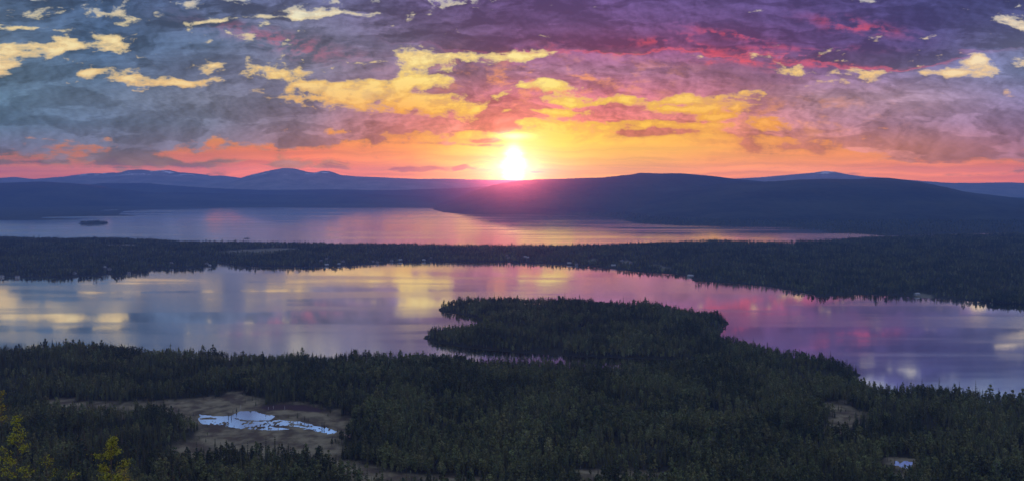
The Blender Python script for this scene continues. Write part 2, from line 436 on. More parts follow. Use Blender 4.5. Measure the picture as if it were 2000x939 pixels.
ISLE = [lake_pt(*p) for p in [(150,436.5),(165,434.8),(190,433.4),(208,434.0),(214,436),(200,438),(168,439)]]
ISLET = [lake_pt(*p) for p in [(474,465.8),(480,464.8),(487,465),(489,466),(483,466.8),(477,466.6)]]

PROF_D = np.array([-400, 0, 12, 22, 40, 100, 200, 300, 400, 500, 600, 700, 850, 1000, 1300, 1600])
PROF_Z = np.array([205, 198.4, 194.6, 190.2, 182, 154, 106, 70, 43, 25, 14, 9.5, 7.5, 6, 6, 6])
BOG_Z = 9.0
# openings in the near forest: photo pixel outlines laid onto the ground
def hit(X, Y, extra=0.0):
    """point of the near ground seen at a photo pixel"""
    lo, hi = 380.0, 1600.0
    for _ in range(50):
        d = 0.5 * (lo + hi)
        zr = CAMH - (Y - HZ) * d / F
        if zr > max(np.interp(d, PROF_D, PROF_Z), BOG_Z if 560 < d < 900 else 0) + extra: lo = d
        else: hi = d
    return ((X - 1000) / F * d, d)
BOGS = [[hit(*p) for p in poly] for poly in [
  [(268,792),(300,778),(345,782),(420,772),(470,766),(500,776),(520,788),(560,788),(620,790),(650,800),(672,822),(690,842),(676,868),(668,892),(660,918),(600,908),(540,896),(440,894),(425,908),(360,912),(310,892),(330,860),(375,850),(365,830),(320,815),(268,808)],
  [(60,780),(120,781),(200,786),(270,793),(268,815),(200,812),(110,802),(60,796)],
  [(640,890),(700,908),(800,932),(980,934),(975,950),(690,948),(640,920)],
  [(1595,780),(1640,778),(1655,795),(1690,808),(1680,835),(1650,848),(1610,845),(1622,815)],
  [(1368,782),(1395,780),(1394,790),(1375,792)],
  [(1120,924),(1200,918),(1290,922),(1300,940),(1130,942)],
  [(1735,902),(1795,899),(1808,930),(1740,936)],
]]
FIELDS = [[lake_pt(*p) for p in poly] for poly in [
  [(180,484),(260,481),(300,486),(220,490)],
  [(420,498),(480,494),(560,490),(600,494),(520,501),(440,502)],
  [(1496,484),(1530,480),(1552,478),(1554,484),(1520,488),(1500,488)],
  [(1148,513),(1160,508),(1166,511),(1156,514)],
  [(1270,520),(1280,519),(1312,528),(1300,530)],
  [(1782,577),(1800,575),(1822,578),(1818,582),(1795,582)],
  [(1210,516),(1225,511),(1236,515),(1220,519)],
]]
POND = [hit(*p) for p in [(384,816),(390,808),(415,812),(448,811),(470,803),(500,803),(535,812),(530,818),(560,820),(585,822),(640,833),(658,838),(652,842),(628,840),(600,834),(560,834),(532,836),(470,834),(430,828),(398,826)]]
ISLANDS_IN_POND = [[hit(*p) for p in poly] for poly in [
  [(390,815.5),(408,813.5),(424,815),(420,817.2),(392,817.2)],
  [(460,814.5),(474,818),(500,819.6),(527,818.6),(534,815.5),(538,818),(527,821),(500,821.6),(470,820.4),(456,816)],
  [(530,829),(560,828.5),(600,833),(584,836),(540,832)],
  [(565,824),(590,827),(610,831),(592,830),(570,827)],
]]
POND2 = [hit(*p) for p in [(1746,907),(1752,905),(1757,909),(1766,906),(1782,907),(1780,913),(1768,916),(1756,912),(1748,911)]]
PEAT = [hit(*p) for p in [(505,795),(530,789),(590,790),(640,800),(625,805),(560,800),(520,801)]]

def bog_mask(x, y):
    m = np.full(x.shape, -1e9)
    for b in BOGS:
        xs = [p[0] for p in b]; ys = [p[1] for p in b]
        sel = (x > min(xs) - 40) & (x < max(xs) + 40) & (y > min(ys) - 40) & (y < max(ys) + 40)
        if sel.any(): m[sel] = np.maximum(m[sel], sdf(b, x[sel], y[sel]))
    return m + (fbm(x / 13, y / 18, 4, 3) - 0.5) * 30 + (fbm(x / 4, y / 6, 2, 5) - 0.5) * 8
def field_mask(x, y):
    m = np.full(x.shape, -1e9)
    for b in FIELDS:
        xs = [p[0] for p in b]; ys = [p[1] for p in b]
        sel = (x > min(xs) - 60) & (x < max(xs) + 60) & (y > min(ys) - 60) & (y < max(ys) + 60)
        if sel.any(): m[sel] = np.maximum(m[sel], sdf(b, x[sel], y[sel]))
    return m + (fbm(x / 20, y / 40, 3, 4) - 0.5) * 14

def ground(x, y):
    """height and signed shore distance"""
    x = np.asarray(x, float); y = np.asarray(y, float)
    rag = (fbm(x / 16, y / 16, 4, 21) - 0.5)
    z = np.full(x.shape, -4.0); sd = np.full(x.shape, -1e6)
    def add(poly, sel, cap, slope, ragm):
        if not sel.any(): return
        d = sdf(poly, x[sel], y[sel]) + rag[sel] * ragm
        c = cap(x[sel], y[sel])
        zz = np.where(d > 0, c * (1 - np.exp(-np.maximum(d, 0) * slope / np.maximum(c, 0.5))) + 0.15, np.maximum(-4, d * 0.08))
        z[sel] = np.maximum(z[sel], zz); sd[sel] = np.maximum(sd[sel], d)
    mound = lambda xx, yy, s, a: a * fbm(xx / s, yy / s, 3, 8)
    add(NEAR, y < 1650, lambda a, b: np.interp(b, PROF_D, PROF_Z) + mound(a, b, 90, 3) * np.clip((b - 150) / 600, 0, 1)
        + 5 * np.exp(-((a + 470) / 110) ** 2 - ((b - 960) / 70) ** 2), 0.16, 10)
    add(MID, (y > 1000) & (y < 4400), lambda a, b: 3 + mound(a, b, 260, 9) + 9 * np.exp(-((a + 1250) / 700) ** 2 - ((b - 2500) / 450) ** 2)
        + 10 * np.exp(-((a - 500) / 330) ** 2 - ((b - 2500) / 260) ** 2), 0.06, 14)
    add(FARL, y > 2500, lambda a, b: 3 + mound(a, b, 500, 10), 0.02, 14)
    add(ISLE, (y > 3500) & (y < 5500), lambda a, b: 2.5 + 0 * a, 0.05, 10)
    # bay and pond among the far spits
    for hole in (GLINT, POND_FAR):
        sel = (y > 2600) & (y < 8000)
        if sel.any():
            d = sdf(hole, x[sel], y[sel])
            z[sel] = np.where(d > 0, -1.0, z[sel])
            sd[sel] = np.minimum(sd[sel], -d)
    # the flat bog
    sel = (y > 430) & (y < 1000)
    if sel.any():
        b = bog_mask(x[sel], y[sel])
        main = np.clip((b + 14) / 14, 0, 1) * ((x[sel] < -80) & (y[sel] > 590)) 
        zf = BOG_Z + 0.5 * (fbm(x[sel] / 9, y[sel] / 9, 4, 31) - 0.35)
        dp = sdf(POND, x[sel], y[sel]) + (fbm(x[sel] / 5, y[sel] / 9, 4, 44) - 0.5) * 5
        for isl in ISLANDS_IN_POND:
            dp = np.minimum(dp, -sdf(isl, x[sel], y[sel]) + (fbm(x[sel] / 4, y[sel] / 6, 3, 45) - 0.5) * 4)
        # half drowned tussocks on the shallow south side
        tus = fbm(x[sel] / 1.7, y[sel] / 3.6, 3, 46)
        south = np.clip((716 - y[sel]) / 10, 0, 1)
        zf = np.where(dp > 0, BOG_Z - 0.4 + np.maximum(0, tus - 0.50) * 3.6 * south, np.maximum(zf, BOG_Z + 0.12 + 0 * zf))
        z[sel] = z[sel] * (1 - main) + zf * main
        d2 = sdf(POND2, x[sel], y[sel])
        z[sel] = np.where(d2 > 0, POND2_Z - 0.3, np.where((d2 > -8), POND2_Z + 0.2, z[sel]))
    return z, sd
POND2_Z = 12.0
_p2 = np.array(POND2).mean(0)
POND2_Z = float(np.interp(_p2[1], PROF_D, PROF_Z)) + 1.5

# ------------------------------------------------------------------ materials of the land
def ground_mat():
    m, q = mat("moor and forest floor")
    geo = q.n('ShaderNodeNewGeometry'); pos = geo.outputs['Position']
    at = q.n('ShaderNodeAttribute'); at.attribute_name = 'open'; op = at.outputs['Fac']
    at2 = q.n('ShaderNodeAttribute'); at2.attribute_name = 'field'; fi = at2.outputs['Fac']
    at3 = q.n('ShaderNodeAttribute'); at3.attribute_name = 'peat'; pe = at3.outputs['Fac']
    n1 = q.noise(pos, 0.05, 6, 0.6, '3D'); n2 = q.noise(q.v('MULTIPLY', pos, (0.55, 0.5, 1)), 0.10, 6, 0.58, '3D'); n3 = q.noise(pos, 0.012, 3, 0.5, '3D')
    floor = q.mix(n1, (0.012, 0.013, 0.008), (0.040, 0.040, 0.022))
    bog = q.mix(q.smooth(n2, 0.35, 0.62), (0.075, 0.058, 0.038), (0.215, 0.185, 0.115))
    bog = q.mix(q.m('MULTIPLY', q.smooth(q.noise(pos, 0.07, 4, 0.55, '3D'), 0.48, 0.66), 0.8), bog, (0.070, 0.048, 0.034))
    bog = q.mix(pe, bog, (0.050, 0.030, 0.034))
    fld = q.mix(n3, (0.10, 0.10, 0.07), (0.16, 0.15, 0.12))
    far = q.mix(q.smooth(n3, 0.35, 0.65), (0.018, 0.024, 0.014), (0.035, 0.042, 0.022))
    sepp = q.n('ShaderNodeSeparateXYZ'); q.t.links.new(pos, sepp.inputs[0])
    c = q.mix(q.smooth(sepp.outputs[1], 2600, 4000), floor, far)
    c = q.mix(op, c, bog); c = q.mix(fi, c, fld)
    return finish(m, q, c, 0.95, 0.1, bump=q.noise(pos, 0.6, 5, 0.6, '3D'), bump_d=0.5)
def hill_mat(name, a, b, snow=None, scale=0.004):
    m, q = mat(name)
    geo = q.n('ShaderNodeNewGeometry'); pos = geo.outputs['Position']
    n = q.noise(pos, scale, 8, 0.62, '3D'); n2 = q.noise(pos, scale * 9, 4, 0.6, '3D')
    c = q.mix(q.smooth(q.m('MULTIPLY_ADD', n2, 0.35, q.m('MULTIPLY', n, 0.65)), 0.36, 0.64), a, b)
    if snow:
        sepp = q.n('ShaderNodeSeparateXYZ'); q.t.links.new(pos, sepp.inputs[0])
        s = q.noise(q.v('MULTIPLY', pos, (1, 0.5, 3.0)), 0.0052, 6, 0.62, '3D')
        f = q.m('MULTIPLY', q.smooth(s, snow[1], snow[1] + 0.035), q.smooth(sepp.outputs[2], snow[0], snow[0] + 60))
        c = q.mix(f, c, (0.75, 0.78, 0.82))
    return finish(m, q, c, 0.95, 0.1, bump=n2, bump_d=6.0)
M_GROUND = ground_mat()
M_HILL = hill_mat("forested hillside", (0.006, 0.010, 0.006), (0.034, 0.040, 0.022), None, 0.0022)
M_FELL = hill_mat("bare fell", (0.13, 0.135, 0.13), (0.24, 0.24, 0.235), (265, 0.56))
M_FELL2 = hill_mat("bare distant fell", (0.14, 0.145, 0.14), (0.22, 0.22, 0.215))

def water_mat(name, rough_lo, rough_hi, base=(0.62, 0.66, 0.70), metal=0.8, ripple=0.05):
    m, q = mat(name)
    geo = q.n('ShaderNodeNewGeometry'); pos = geo.outputs['Position']
    calm = q.noise(q.v('MULTIPLY', pos, (1/900, 1/110, 0)), 1.0, 5, 0.55)
    r = q.smooth(calm, 0.42, 0.62, rough_lo, rough_hi)
    sy = q.n('ShaderNodeSeparateXYZ'); q.t.links.new(pos, sy.inputs[0])
    r = q.m('ADD', r, q.smooth(sy.outputs[1], 2700, 3600, 0.0, 0.02))      # more breeze on the open farther lake
    h = q.noise(q.v('MULTIPLY', pos, (1/7, 1/4.5, 0)), 1.0, 3, 0.6)
    return finish(m, q, base, r, 0.5, metal, bump=h, bump_d=ripple, bump_s=q.smooth(calm, 0.40, 0.62, 0.12, 1.0) if False else 0.35)
M_WATER = water_mat("lake water", 0.035, 0.105, (0.90, 0.86, 0.75), 1.0, 0.02)
M_POND = water_mat("bog pool water", 0.03, 0.08, (0.72, 0.76, 0.82), 1.0, 0.01)

# ------------------------------------------------------------------ ground sheet
yrow = np.concatenate([np.arange(HZ + 690, HZ + 585, -5), np.arange(HZ + 585, 848, -1.6), np.arange(848, 798, -0.7), np.arange(798, 700, -1.6), np.arange(700, 480, -1.6), np.arange(480, 398, -0.8)])
zrow = np.interp(np.clip((yrow - HZ), 1, None), [0, 345, 430, 585, 700], [0, 4, 9, 15, 20])
depth = (CAMH - zrow) * F / (yrow - HZ)
depth = depth[depth > 480]
depth = np.concatenate([np.array([-60, -30, -10, 0, 4, 8, 12, 16, 20, 25, 30, 40, 55, 75, 100, 130, 165, 200, 240, 280, 320, 350, 380, 400, 420, 440, 455, 470]),
                        depth, np.array([8300, 9000, 10000, 11500, 13000, 15200])])
t_in = np.unique(np.concatenate([np.linspace(-0.60, 0.60, 760), np.linspace(-0.35, -0.18, 300)]))
t_out = np.concatenate([np.linspace(-1.25, -0.61, 40)])
tt = np.concatenate([t_out, t_in, -t_out[::-1]])
gx = tt[None, :] * (np.maximum(depth, 0)[:, None] + 40.0)
gy = np.repeat(depth[:, None], len(tt), 1)
gz, gsd = ground(gx.ravel(), gy.ravel())
gmesh = mesh_np("ground", np.stack([gx.ravel(), gy.ravel(), gz], 1), quads=grid_quads(*gx.shape), smooth=True)
bm_ = bog_mask(gx.ravel(), gy.ravel()); fm_ = field_mask(gx.ravel(), gy.ravel())
pm_ = np.full(bm_.shape, -1e9); sel = (gy.ravel() > 650) & (gy.ravel() < 900); pm_[sel] = sdf(PEAT, gx.ravel()[sel], gy.ravel()[sel])
for nm, arr in (('open', np.clip(bm_ / 14 + 0.5, 0, 1)), ('field', np.clip(fm_ / 8 + 0.5, 0, 1)), ('peat', np.clip(pm_ / 4 + 0.5, 0, 1))):
    a = gmesh.attributes.new(nm, 'FLOAT', 'POINT'); a.data.foreach_set('value', arr.astype(np.float32))
link("ground", gmesh, mats=(M_GROUND,), kind='structure')

# ------------------------------------------------------------------ water
def flat_sheet(name, x0, x1, y0, y1, z, m):
    me = mesh_np(name, [(x0, y0, z), (x1, y0, z), (x1, y1, z), (x0, y1, z)], quads=[(0, 1, 2, 3)])
    return link(name, me, mats=(m,), kind='structure')
flat_sheet("lake_water", -20000, 20000, 640, 15100, 0.0, M_WATER)
bx = [p[0] for p in POND]; by = [p[1] for p in POND]
flat_sheet("pond_water", min(bx) - 8, max(bx) + 8, min(by) - 10, max(by) + 10, BOG_Z, M_POND)
bx = [p[0] for p in POND2]; by = [p[1] for p in POND2]
flat_sheet("pond_water", min(bx) - 3, max(bx) + 3, min(by) - 4, max(by) + 4, POND2_Z, M_POND)

# ------------------------------------------------------------------ hills and fells
def ridge(name, crest, dc, df, db, m, rough=6.0, seed=0, spur=0.16, nc=420, nr=36, cell=900.0):
    cx = np.array([c[0] for c in crest], float); cy = np.array([c[1] for c in crest], float)
    X = np.linspace(cx[0], cx[-1], nc)
    # smooth interpolation of the crest line
    Yl = np.interp(X, cx, cy)
    k = 5
    pad = np.pad(Yl, k // 2, mode='edge'); Y = np.convolve(pad, np.ones(k) / k, 'valid')
    zc = CAMH + (HZ - Y) * dc / F
    s = np.concatenate([np.linspace(0, 1, nr), 1 + np.linspace(0, 1, 10)[1:]])
    y = np.where(s <= 1, df + (dc - df) * s, dc + (db - dc) * (s - 1))
    sh = np.where(s <= 1, s ** 1.25 * (1.28 - 0.28 * s ** 2), 1 - 0.9 * (s - 1) ** 1.5)
    x = (X - 1000)[None, :] / F * (0.35 * y[:, None] + 0.65 * dc)
    yy = np.repeat(y[:, None], nc, 1)
    base = -25.0
    away = (1 - np.exp(-((s - 1) / 0.16) ** 2))[:, None]
    z = base + (zc[None, :] - base) * sh[:, None]
    z = z + (zc[None, :] - base) * spur * (fbm(x / cell, yy / cell, 5, seed) - 0.5) * 2 * away * np.minimum(1, sh[:, None] * 1.5)
    z = z + rough * (fbm(x / 120, yy / 120, 4, seed + 9) - 0.5) + rough * 0.7 * (fbm(x / 22, yy / 22, 2, seed + 5) - 0.5)
    me = mesh_np(name, np.stack([x.ravel(), yy.ravel(), z.ravel()], 1), quads=grid_quads(*x.shape), smooth=True)
    return link(name, me, mats=(m,), kind='structure')
ridge("distant_fell", [(-400,352),(0,348),(30,346),(60,350),(130,349),(300,346),(400,344),(435,343),(470,348),(560,350),(700,349),(760,348),(800,350),(880,349.5),(950,352),(1040,352),(1150,354)], 14000, 11800, 15000, M_FELL2, 5, 60, 0.05, nc=500)
ridge("snowy_fell", [(-300,352),(0,350),(60,351),(100,347),(130,345),(165,340),(180,338.5),(200,339),(218,337.5),(232,338),(250,332.5),(275,331),(300,334.5),(315,332.5),(330,332.5),(350,337),(375,338.5),(400,341),(420,346),(450,350),(520,354),(640,358),(800,362)], 13000, 10800, 14000, M_FELL, 9, 61, 0.10, nc=700)
ridge("snowy_fell", [(1380,362),(1420,350),(1480,347),(1540,342),(1580,338.5),(1612,334.5),(1630,336),(1660,342),(1690,345.5),(1720,347),(1800,354),(1860,358),(1950,361),(2050,364)], 13000, 11000, 14000, M_FELL, 5, 62, 0.08, nc=500)
ridge("distant_fell", [(1680,356),(1750,353),(1800,355),(1850,357.5),(1900,358),(1960,356.5),(2010,358),(2100,356),(2400,352)], 12800, 10500, 14000, M_FELL2, 4, 63, 0.05, nc=300)
ridge("round_fell", [(300,366),(420,357),(460,351),(490,342),(520,335),(545,330),(560,328.5),(578,330),(600,336),(615,337.5),(632,333.5),(645,335),(665,342),(700,345),(760,347.5),(840,351),(900,356),(960,360),(1060,366)], 12000, 9300, 13200, M_FELL, 5, 64, 0.10, nc=600)
ridge("low_hill", [(130,366),(200,358),(290,358.5),(330,362),(400,367),(520,372),(640,370),(760,372),(900,368),(960,364),(1020,360),(1100,362)], 10200, 8600, 11500, M_HILL, 6, 65, 0.08, nc=400)
ridge("low_hill", [(160,382),(300,376),(400,377),(480,380),(600,382),(740,380),(860,384),(940,388),(1000,392)], 8600, 7300, 9600, M_HILL, 6, 66, 0.08, nc=400)
ridge("forested_hill", [(-900,345),(-300,352),(0,358),(60,355.5),(95,355.5),(150,359),(200,366),(250,372),(300,377),(360,380),(460,385),(600,391),(760,396)], 8300, 6300, 9600, M_HILL, 7, 67, 0.10, nc=500)
ridge("forested_hill", [(840,403),(880,391),(920,375),(960,362.5),(1000,355),(1050,351),(1110,349),(1175,347),(1200,344.5),(1230,342),(1252,338),(1290,339.5),(1330,338.5),(1380,343),(1430,349),(1480,354),(1540,360),(1640,368),(1800,376)], 7600, 5000, 8800, M_HILL, 6, 68, 0.10, nc=600)
ridge("forested_hill", [(1060,440),(1150,415),(1250,390),(1330,371),(1420,359),(1500,355),(1560,351),(1620,349.5),(1680,350),(1715,347.5),(1735,347.5),(1760,351),(1800,356),(1830,363),(1870,373),(1910,378),(1960,384),(2020,391),(2200,398),(2800,402)], 6300, 3900, 7600, M_HILL, 6, 69, 0.10, nc=600)
# ------------------------------------------------------------------ tree materials
def leaf_mat(name, dark, light, hue=0.03, fine=0.9):
    m, q = mat(name)
    oi = q.n('ShaderNodeObjectInfo')
    geo = q.n('ShaderNodeNewGeometry'); pos = geo.outputs['Position']
    n = q.noise(pos, fine, 3, 0.6, '3D'); stand = q.noise(pos, 0.018, 3, 0.55, '3D')
    f = q.m('ADD', q.m('MULTIPLY', oi.outputs['Random'], 0.45), q.m('ADD', q.m('MULTIPLY', n, 0.25) if fine < 2 else q.smooth(n, 0.36, 0.62, -0.2, 0.75), q.m('MULTIPLY', q.smooth(stand, 0.38, 0.62), 0.45)))
    c = q.mix(q.smooth(f, 0.2, 0.95), dark, light)
    hs = q.n('ShaderNodeHueSaturation'); hs.inputs['Saturation'].default_value = 1.0
    wn = q.n('ShaderNodeTexWhiteNoise', noise_dimensions='1D'); q.t.links.new(oi.outputs['Random'], wn.inputs['W'])
    q.put(hs.inputs['Hue'], q.m('MULTIPLY_ADD', wn.outputs[0], hue * 2, 0.5 - hue)); q.t.links.new(c, hs.inputs['Color'])
    return finish(m, q, hs.outputs[0], 0.85, 0.15)
def bark_mat(name, a, b, scale=6.0):
    m, q = mat(name)
    tc = q.n('ShaderNodeTexCoord')
    n = q.noise(q.v('MULTIPLY', tc.outputs['Object'], (1, 1, 0.5)), scale, 4, 0.6, '3D')
    return finish(m, q, q.mix(q.smooth(n, 0.38, 0.6), a, b), 0.9, 0.1, bump=n, bump_d=0.02)
M_SPRUCE = leaf_mat("spruce needles", (0.026, 0.031, 0.013), (0.090, 0.094, 0.036))
M_PINE = leaf_mat("pine needles", (0.042, 0.052, 0.020), (0.160, 0.168, 0.060))
M_BIRCH = leaf_mat("birch leaves", (0.080, 0.100, 0.034), (0.240, 0.255, 0.095))
M_BARK = bark_mat("conifer bark", (0.05, 0.038, 0.030), (0.11, 0.085, 0.065))
M_BBARK = bark_mat("birch bark", (0.10, 0.09, 0.085), (0.55, 0.52, 0.48))
M_SNAG = bark_mat("weathered dead wood", (0.30, 0.28, 0.26), (0.55, 0.52, 0.50))
M_YOUNG = leaf_mat("young birch leaves", (0.045, 0.055, 0.012), (0.34, 0.30, 0.04), 0.02, 16.0)

# ------------------------------------------------------------------ tree shapes
class MB:
    def __init__(self): self.v = []; self.f = []
    def tube(self, pts, rad, n=5, cap=True):
        base = len(self.v)
        for p, r in zip(pts, rad):
            for k in range(n):
                a = 2 * math.pi * k / n
                self.v.append((p[0] + r * math.cos(a), p[1] + r * math.sin(a), p[2]))
        for i in range(len(pts) - 1):
            for k in range(n):
                a = base + i * n + k; b = base + i * n + (k + 1) % n
                self.f.append((a, b, b + n, a + n))
        if cap: self.f.append(tuple(base + (len(pts) - 1) * n + k for k in range(n)))
    def rod(self, p, q, r0, r1, n=4):
        p = Vector(p); q = Vector(q); d = (q - p).normalized()
        u = d.orthogonal().normalized(); w = d.cross(u)
        base = len(self.v)
        for c, r in ((p, r0), (q, r1)):
            for k in range(n):
                a = 2 * math.pi * k / n
                self.v.append(tuple(c + u * (r * math.cos(a)) + w * (r * math.sin(a))))
        for k in range(n):
            self.f.append((base + k, base + (k + 1) % n, base + n + (k + 1) % n, base + n + k))
        self.f.append(tuple(base + n + k for k in range(n)))
    def face(self, *pts):
        base = len(self.v); self.v.extend(tuple(p) for p in pts); self.f.append(tuple(range(base, base + len(pts))))
    def box(self, x0, x1, y0, y1, z0, z1):
        b = len(self.v)
        self.v += [(x0,y0,z0),(x1,y0,z0),(x1,y1,z0),(x0,y1,z0),(x0,y0,z1),(x1,y0,z1),(x1,y1,z1),(x0,y1,z1)]
        self.f += [tuple(b + i for i in q) for q in ((0,3,2,1),(4,5,6,7),(0,1,5,4),(1,2,6,5),(2,3,7,6),(3,0,4,7))]
    def mesh(self, name, mats):
        me = bpy.data.meshes.new(name); me.from_pydata(self.v, [], self.f); me.update()
        for m in mats: me.materials.append(m)
        return me

def spruce(r, H=11.0, W_=1.35, spire=False):
    t = MB(); c = MB()
    t.tube([(0,0,-0.4),(0,0,H*0.3),(0,0,H*0.97)], [0.16, 0.12, 0.02], 5)
    n = 13
    z0 = H * r.uniform(0.05, 0.14)
    for i in range(n):
        f = i / (n - 1)
        z = z0 + (H * 0.985 - z0) * f
        prof = (1 - f) ** (0.55 if spire else 0.8) * (0.62 + 0.38 * min(1, f * 4))
        R_ = W_ * prof * r.uniform(0.78, 1.18) + 0.08
        k = 7 if f < 0.75 else 5
        ph = r.uniform(0, 6.28)
        for j in range(k):
            a = ph + 6.283 * j / k + r.uniform(-0.25, 0.25)
            L = R_ * r.uniform(0.65, 1.2); w = 0.42 * R_ * r.uniform(0.8, 1.3) + 0.10
            dz = -0.34 * L - r.uniform(0, 0.22)
            ca, sa = math.cos(a), math.sin(a)
            up = 0.50 * (1 - 0.4 * f)
            c.face((0, 0, z + up), (ca*L*0.62 - sa*w, sa*L*0.62 + ca*w, z + dz*0.55), (ca*L, sa*L, z + dz), (ca*L*0.62 + sa*w, sa*L*0.62 - ca*w, z + dz*0.55))
    c.face((0.05,0,H*0.95),(-0.05,0.04,H*0.95),(0,0,H*1.04))
    return t, c
def clumps(c, r, pts, s):
    for p in pts:
        p = Vector(p)
        for _ in range(3):
            n = Vector((r.gauss(0,1), r.gauss(0,1), r.gauss(0.5,1))).normalized()
            u = n.orthogonal().normalized(); u.rotate(Matrix.Rotation(r.uniform(0, 6.28), 3, n)); w = n.cross(u)
            a = s * r.uniform(0.55, 1.15); b = s * r.uniform(0.4, 0.9)
            o = p + Vector((r.gauss(0,1), r.gauss(0,1), r.gauss(0,1))) * s * 0.4
            c.face(o + u*a, o + w*b + u*0.2*a, o - u*a*0.9, o - w*b)
def pine(r, H=11.0):
    t = MB(); c = MB()
    t.tube([(0,0,-0.4),(0.06,0,H*0.45),(r.uniform(-.2,.2),r.uniform(-.2,.2),H*0.95)], [0.17, 0.12, 0.03], 5)
    pts = []
    for i in range(46):
        f = r.random() ** 0.8
        z = H * (0.30 + 0.68 * f)
        R_ = 1.75 * math.sin(math.pi * min(1, 0.16 + 0.86 * f)) ** 0.8 * r.uniform(0.2, 1.0) + 0.1
        a = r.uniform(0, 6.28)
        pts.append((math.cos(a)*R_, math.sin(a)*R_, z))
        if i % 4 == 0: t.rod((0, 0, z - 0.5), pts[-1], 0.05, 0.02, 3)
    clumps(c, r, pts, 0.62)
    return t, c
def birch(r, H=9.0):
    t = MB(); c = MB()
    t.tube([(0,0,-0.4),(0.1,0.05,H*0.4),(r.uniform(-.3,.3),r.uniform(-.3,.3),H*0.92)], [0.13, 0.09, 0.02], 5)
    pts = []
    for i in range(56):
        f = r.random()
        z = H * (0.22 + 0.76 * f)
        R_ = 1.9 * math.sin(math.pi * (0.10 + 0.86 * f)) ** 0.75 * r.random() ** 0.45 + 0.05
        a = r.uniform(0, 6.28)
        pts.append((math.cos(a)*R_, math.sin(a)*R_, z))
        if i % 4 == 0: t.rod((0, 0, z - 0.9), pts[-1], 0.04, 0.015, 3)
    clumps(c, r, pts, 0.50)
    return t, c

KINDS = []      # (name, kind, trunk mesh, crown mesh, joined mesh)
def add_kind(kind, builder, leaf, bark, *a):
    r = random.Random(len(KINDS) * 31 + 5)
    t, c = builder(r, *a)
    tm = t.mesh(kind + "_trunk", (bark,)); cm = c.mesh(kind + "_crown", (leaf,))
    j = MB(); j.v = t.v + c.v; nb = len(t.v); j.f = t.f + [tuple(i + nb for i in f) for f in c.f]
    jm = j.mesh(kind, (bark, leaf))
    jm.polygons.foreach_set('material_index', np.array([0] * len(t.f) + [1] * len(c.f), dtype=np.int32))
    KINDS.append((kind, tm, cm, jm))
for v in ((11.0, 1.45, False), (12.5, 1.25, True), (10.0, 1.65, False), (13.5, 1.1, True)): add_kind("spruce_tree", spruce, M_SPRUCE, M_BARK, *v)
for v in (11.0, 10.0, 12.0): add_kind("pine_tree", pine, M_PINE, M_BARK, v)
for v in (8.5, 9.5, 7.5): add_kind("birch_tree", birch, M_BIRCH, M_BBARK, v)
SPR, PIN, BIR = (0, 1, 2, 3), (4, 5, 6), (7, 8, 9)
BASEH = np.array([11.0, 12.5, 10.0, 13.5, 11, 10, 12, 8.5, 9.5, 7.5])

# hidden library the forests pick from
LIB = bpy.data.collections.new("tree library")
for i, kd in enumerate(KINDS):
    o = bpy.data.objects.new("%02d %s" % (i, kd[0]), kd[3]); LIB.objects.link(o)

def forest(name, pts, kind, scl, rot, label, cat="forest"):
    me = bpy.data.meshes.new(name)
    me.vertices.add(len(pts)); me.vertices.foreach_set('co', np.asarray(pts, np.float32).ravel())
    for nm, ty, arr in (('pick', 'INT', kind.astype(np.int32)), ('grow', 'FLOAT', scl.astype(np.float32)), ('wide', 'FLOAT', (scl * RNG.uniform(0.82, 1.2, len(scl))).astype(np.float32)), ('turn', 'FLOAT', rot.astype(np.float32))):
        a = me.attributes.new(nm, ty, 'POINT'); a.data.foreach_set('value', arr)
    me.update()
    o = link(name, me, kind='stuff', label=label, category=cat)
    g = bpy.data.node_groups.new(name + " scatter", 'GeometryNodeTree')
    g.interface.new_socket("Geometry", in_out='INPUT', socket_type='NodeSocketGeometry')
    g.interface.new_socket("Geometry", in_out='OUTPUT', socket_type='NodeSocketGeometry')
    N = g.nodes; gi = N.new('NodeGroupInput'); go = N.new('NodeGroupOutput')
    ip = N.new('GeometryNodeInstanceOnPoints'); ci = N.new('GeometryNodeCollectionInfo')
    ci.inputs[0].default_value = LIB; ci.inputs[1].default_value = True; ci.inputs[2].default_value = True
    ip.inputs['Pick Instance'].default_value = True
    def att(nm, ty):
        q = N.new('GeometryNodeInputNamedAttribute'); q.data_type = ty; q.inputs[0].default_value = nm; return q.outputs[0]
    cr = N.new('ShaderNodeCombineXYZ'); g.links.new(att('turn', 'FLOAT'), cr.inputs[2])
    cs = N.new('ShaderNodeCombineXYZ'); w = att('wide', 'FLOAT'); g.links.new(w, cs.inputs[0]); g.links.new(w, cs.inputs[1]); g.links.new(att('grow', 'FLOAT'), cs.inputs[2])
    g.links.new(gi.outputs[0], ip.inputs['Points']); g.links.new(ci.outputs[0], ip.inputs['Instance'])
    g.links.new(att('pick', 'INT'), ip.inputs['Instance Index'])
    er = N.new('FunctionNodeEulerToRotation'); g.links.new(cr.outputs[0], er.inputs[0]); g.links.new(er.outputs[0], ip.inputs['Rotation'])
    g.links.new(cs.outputs[0], ip.inputs['Scale']); g.links.new(ip.outputs[0], go.inputs[0])
    md = o.modifiers.new("scatter", 'NODES'); md.node_group = g
    return o

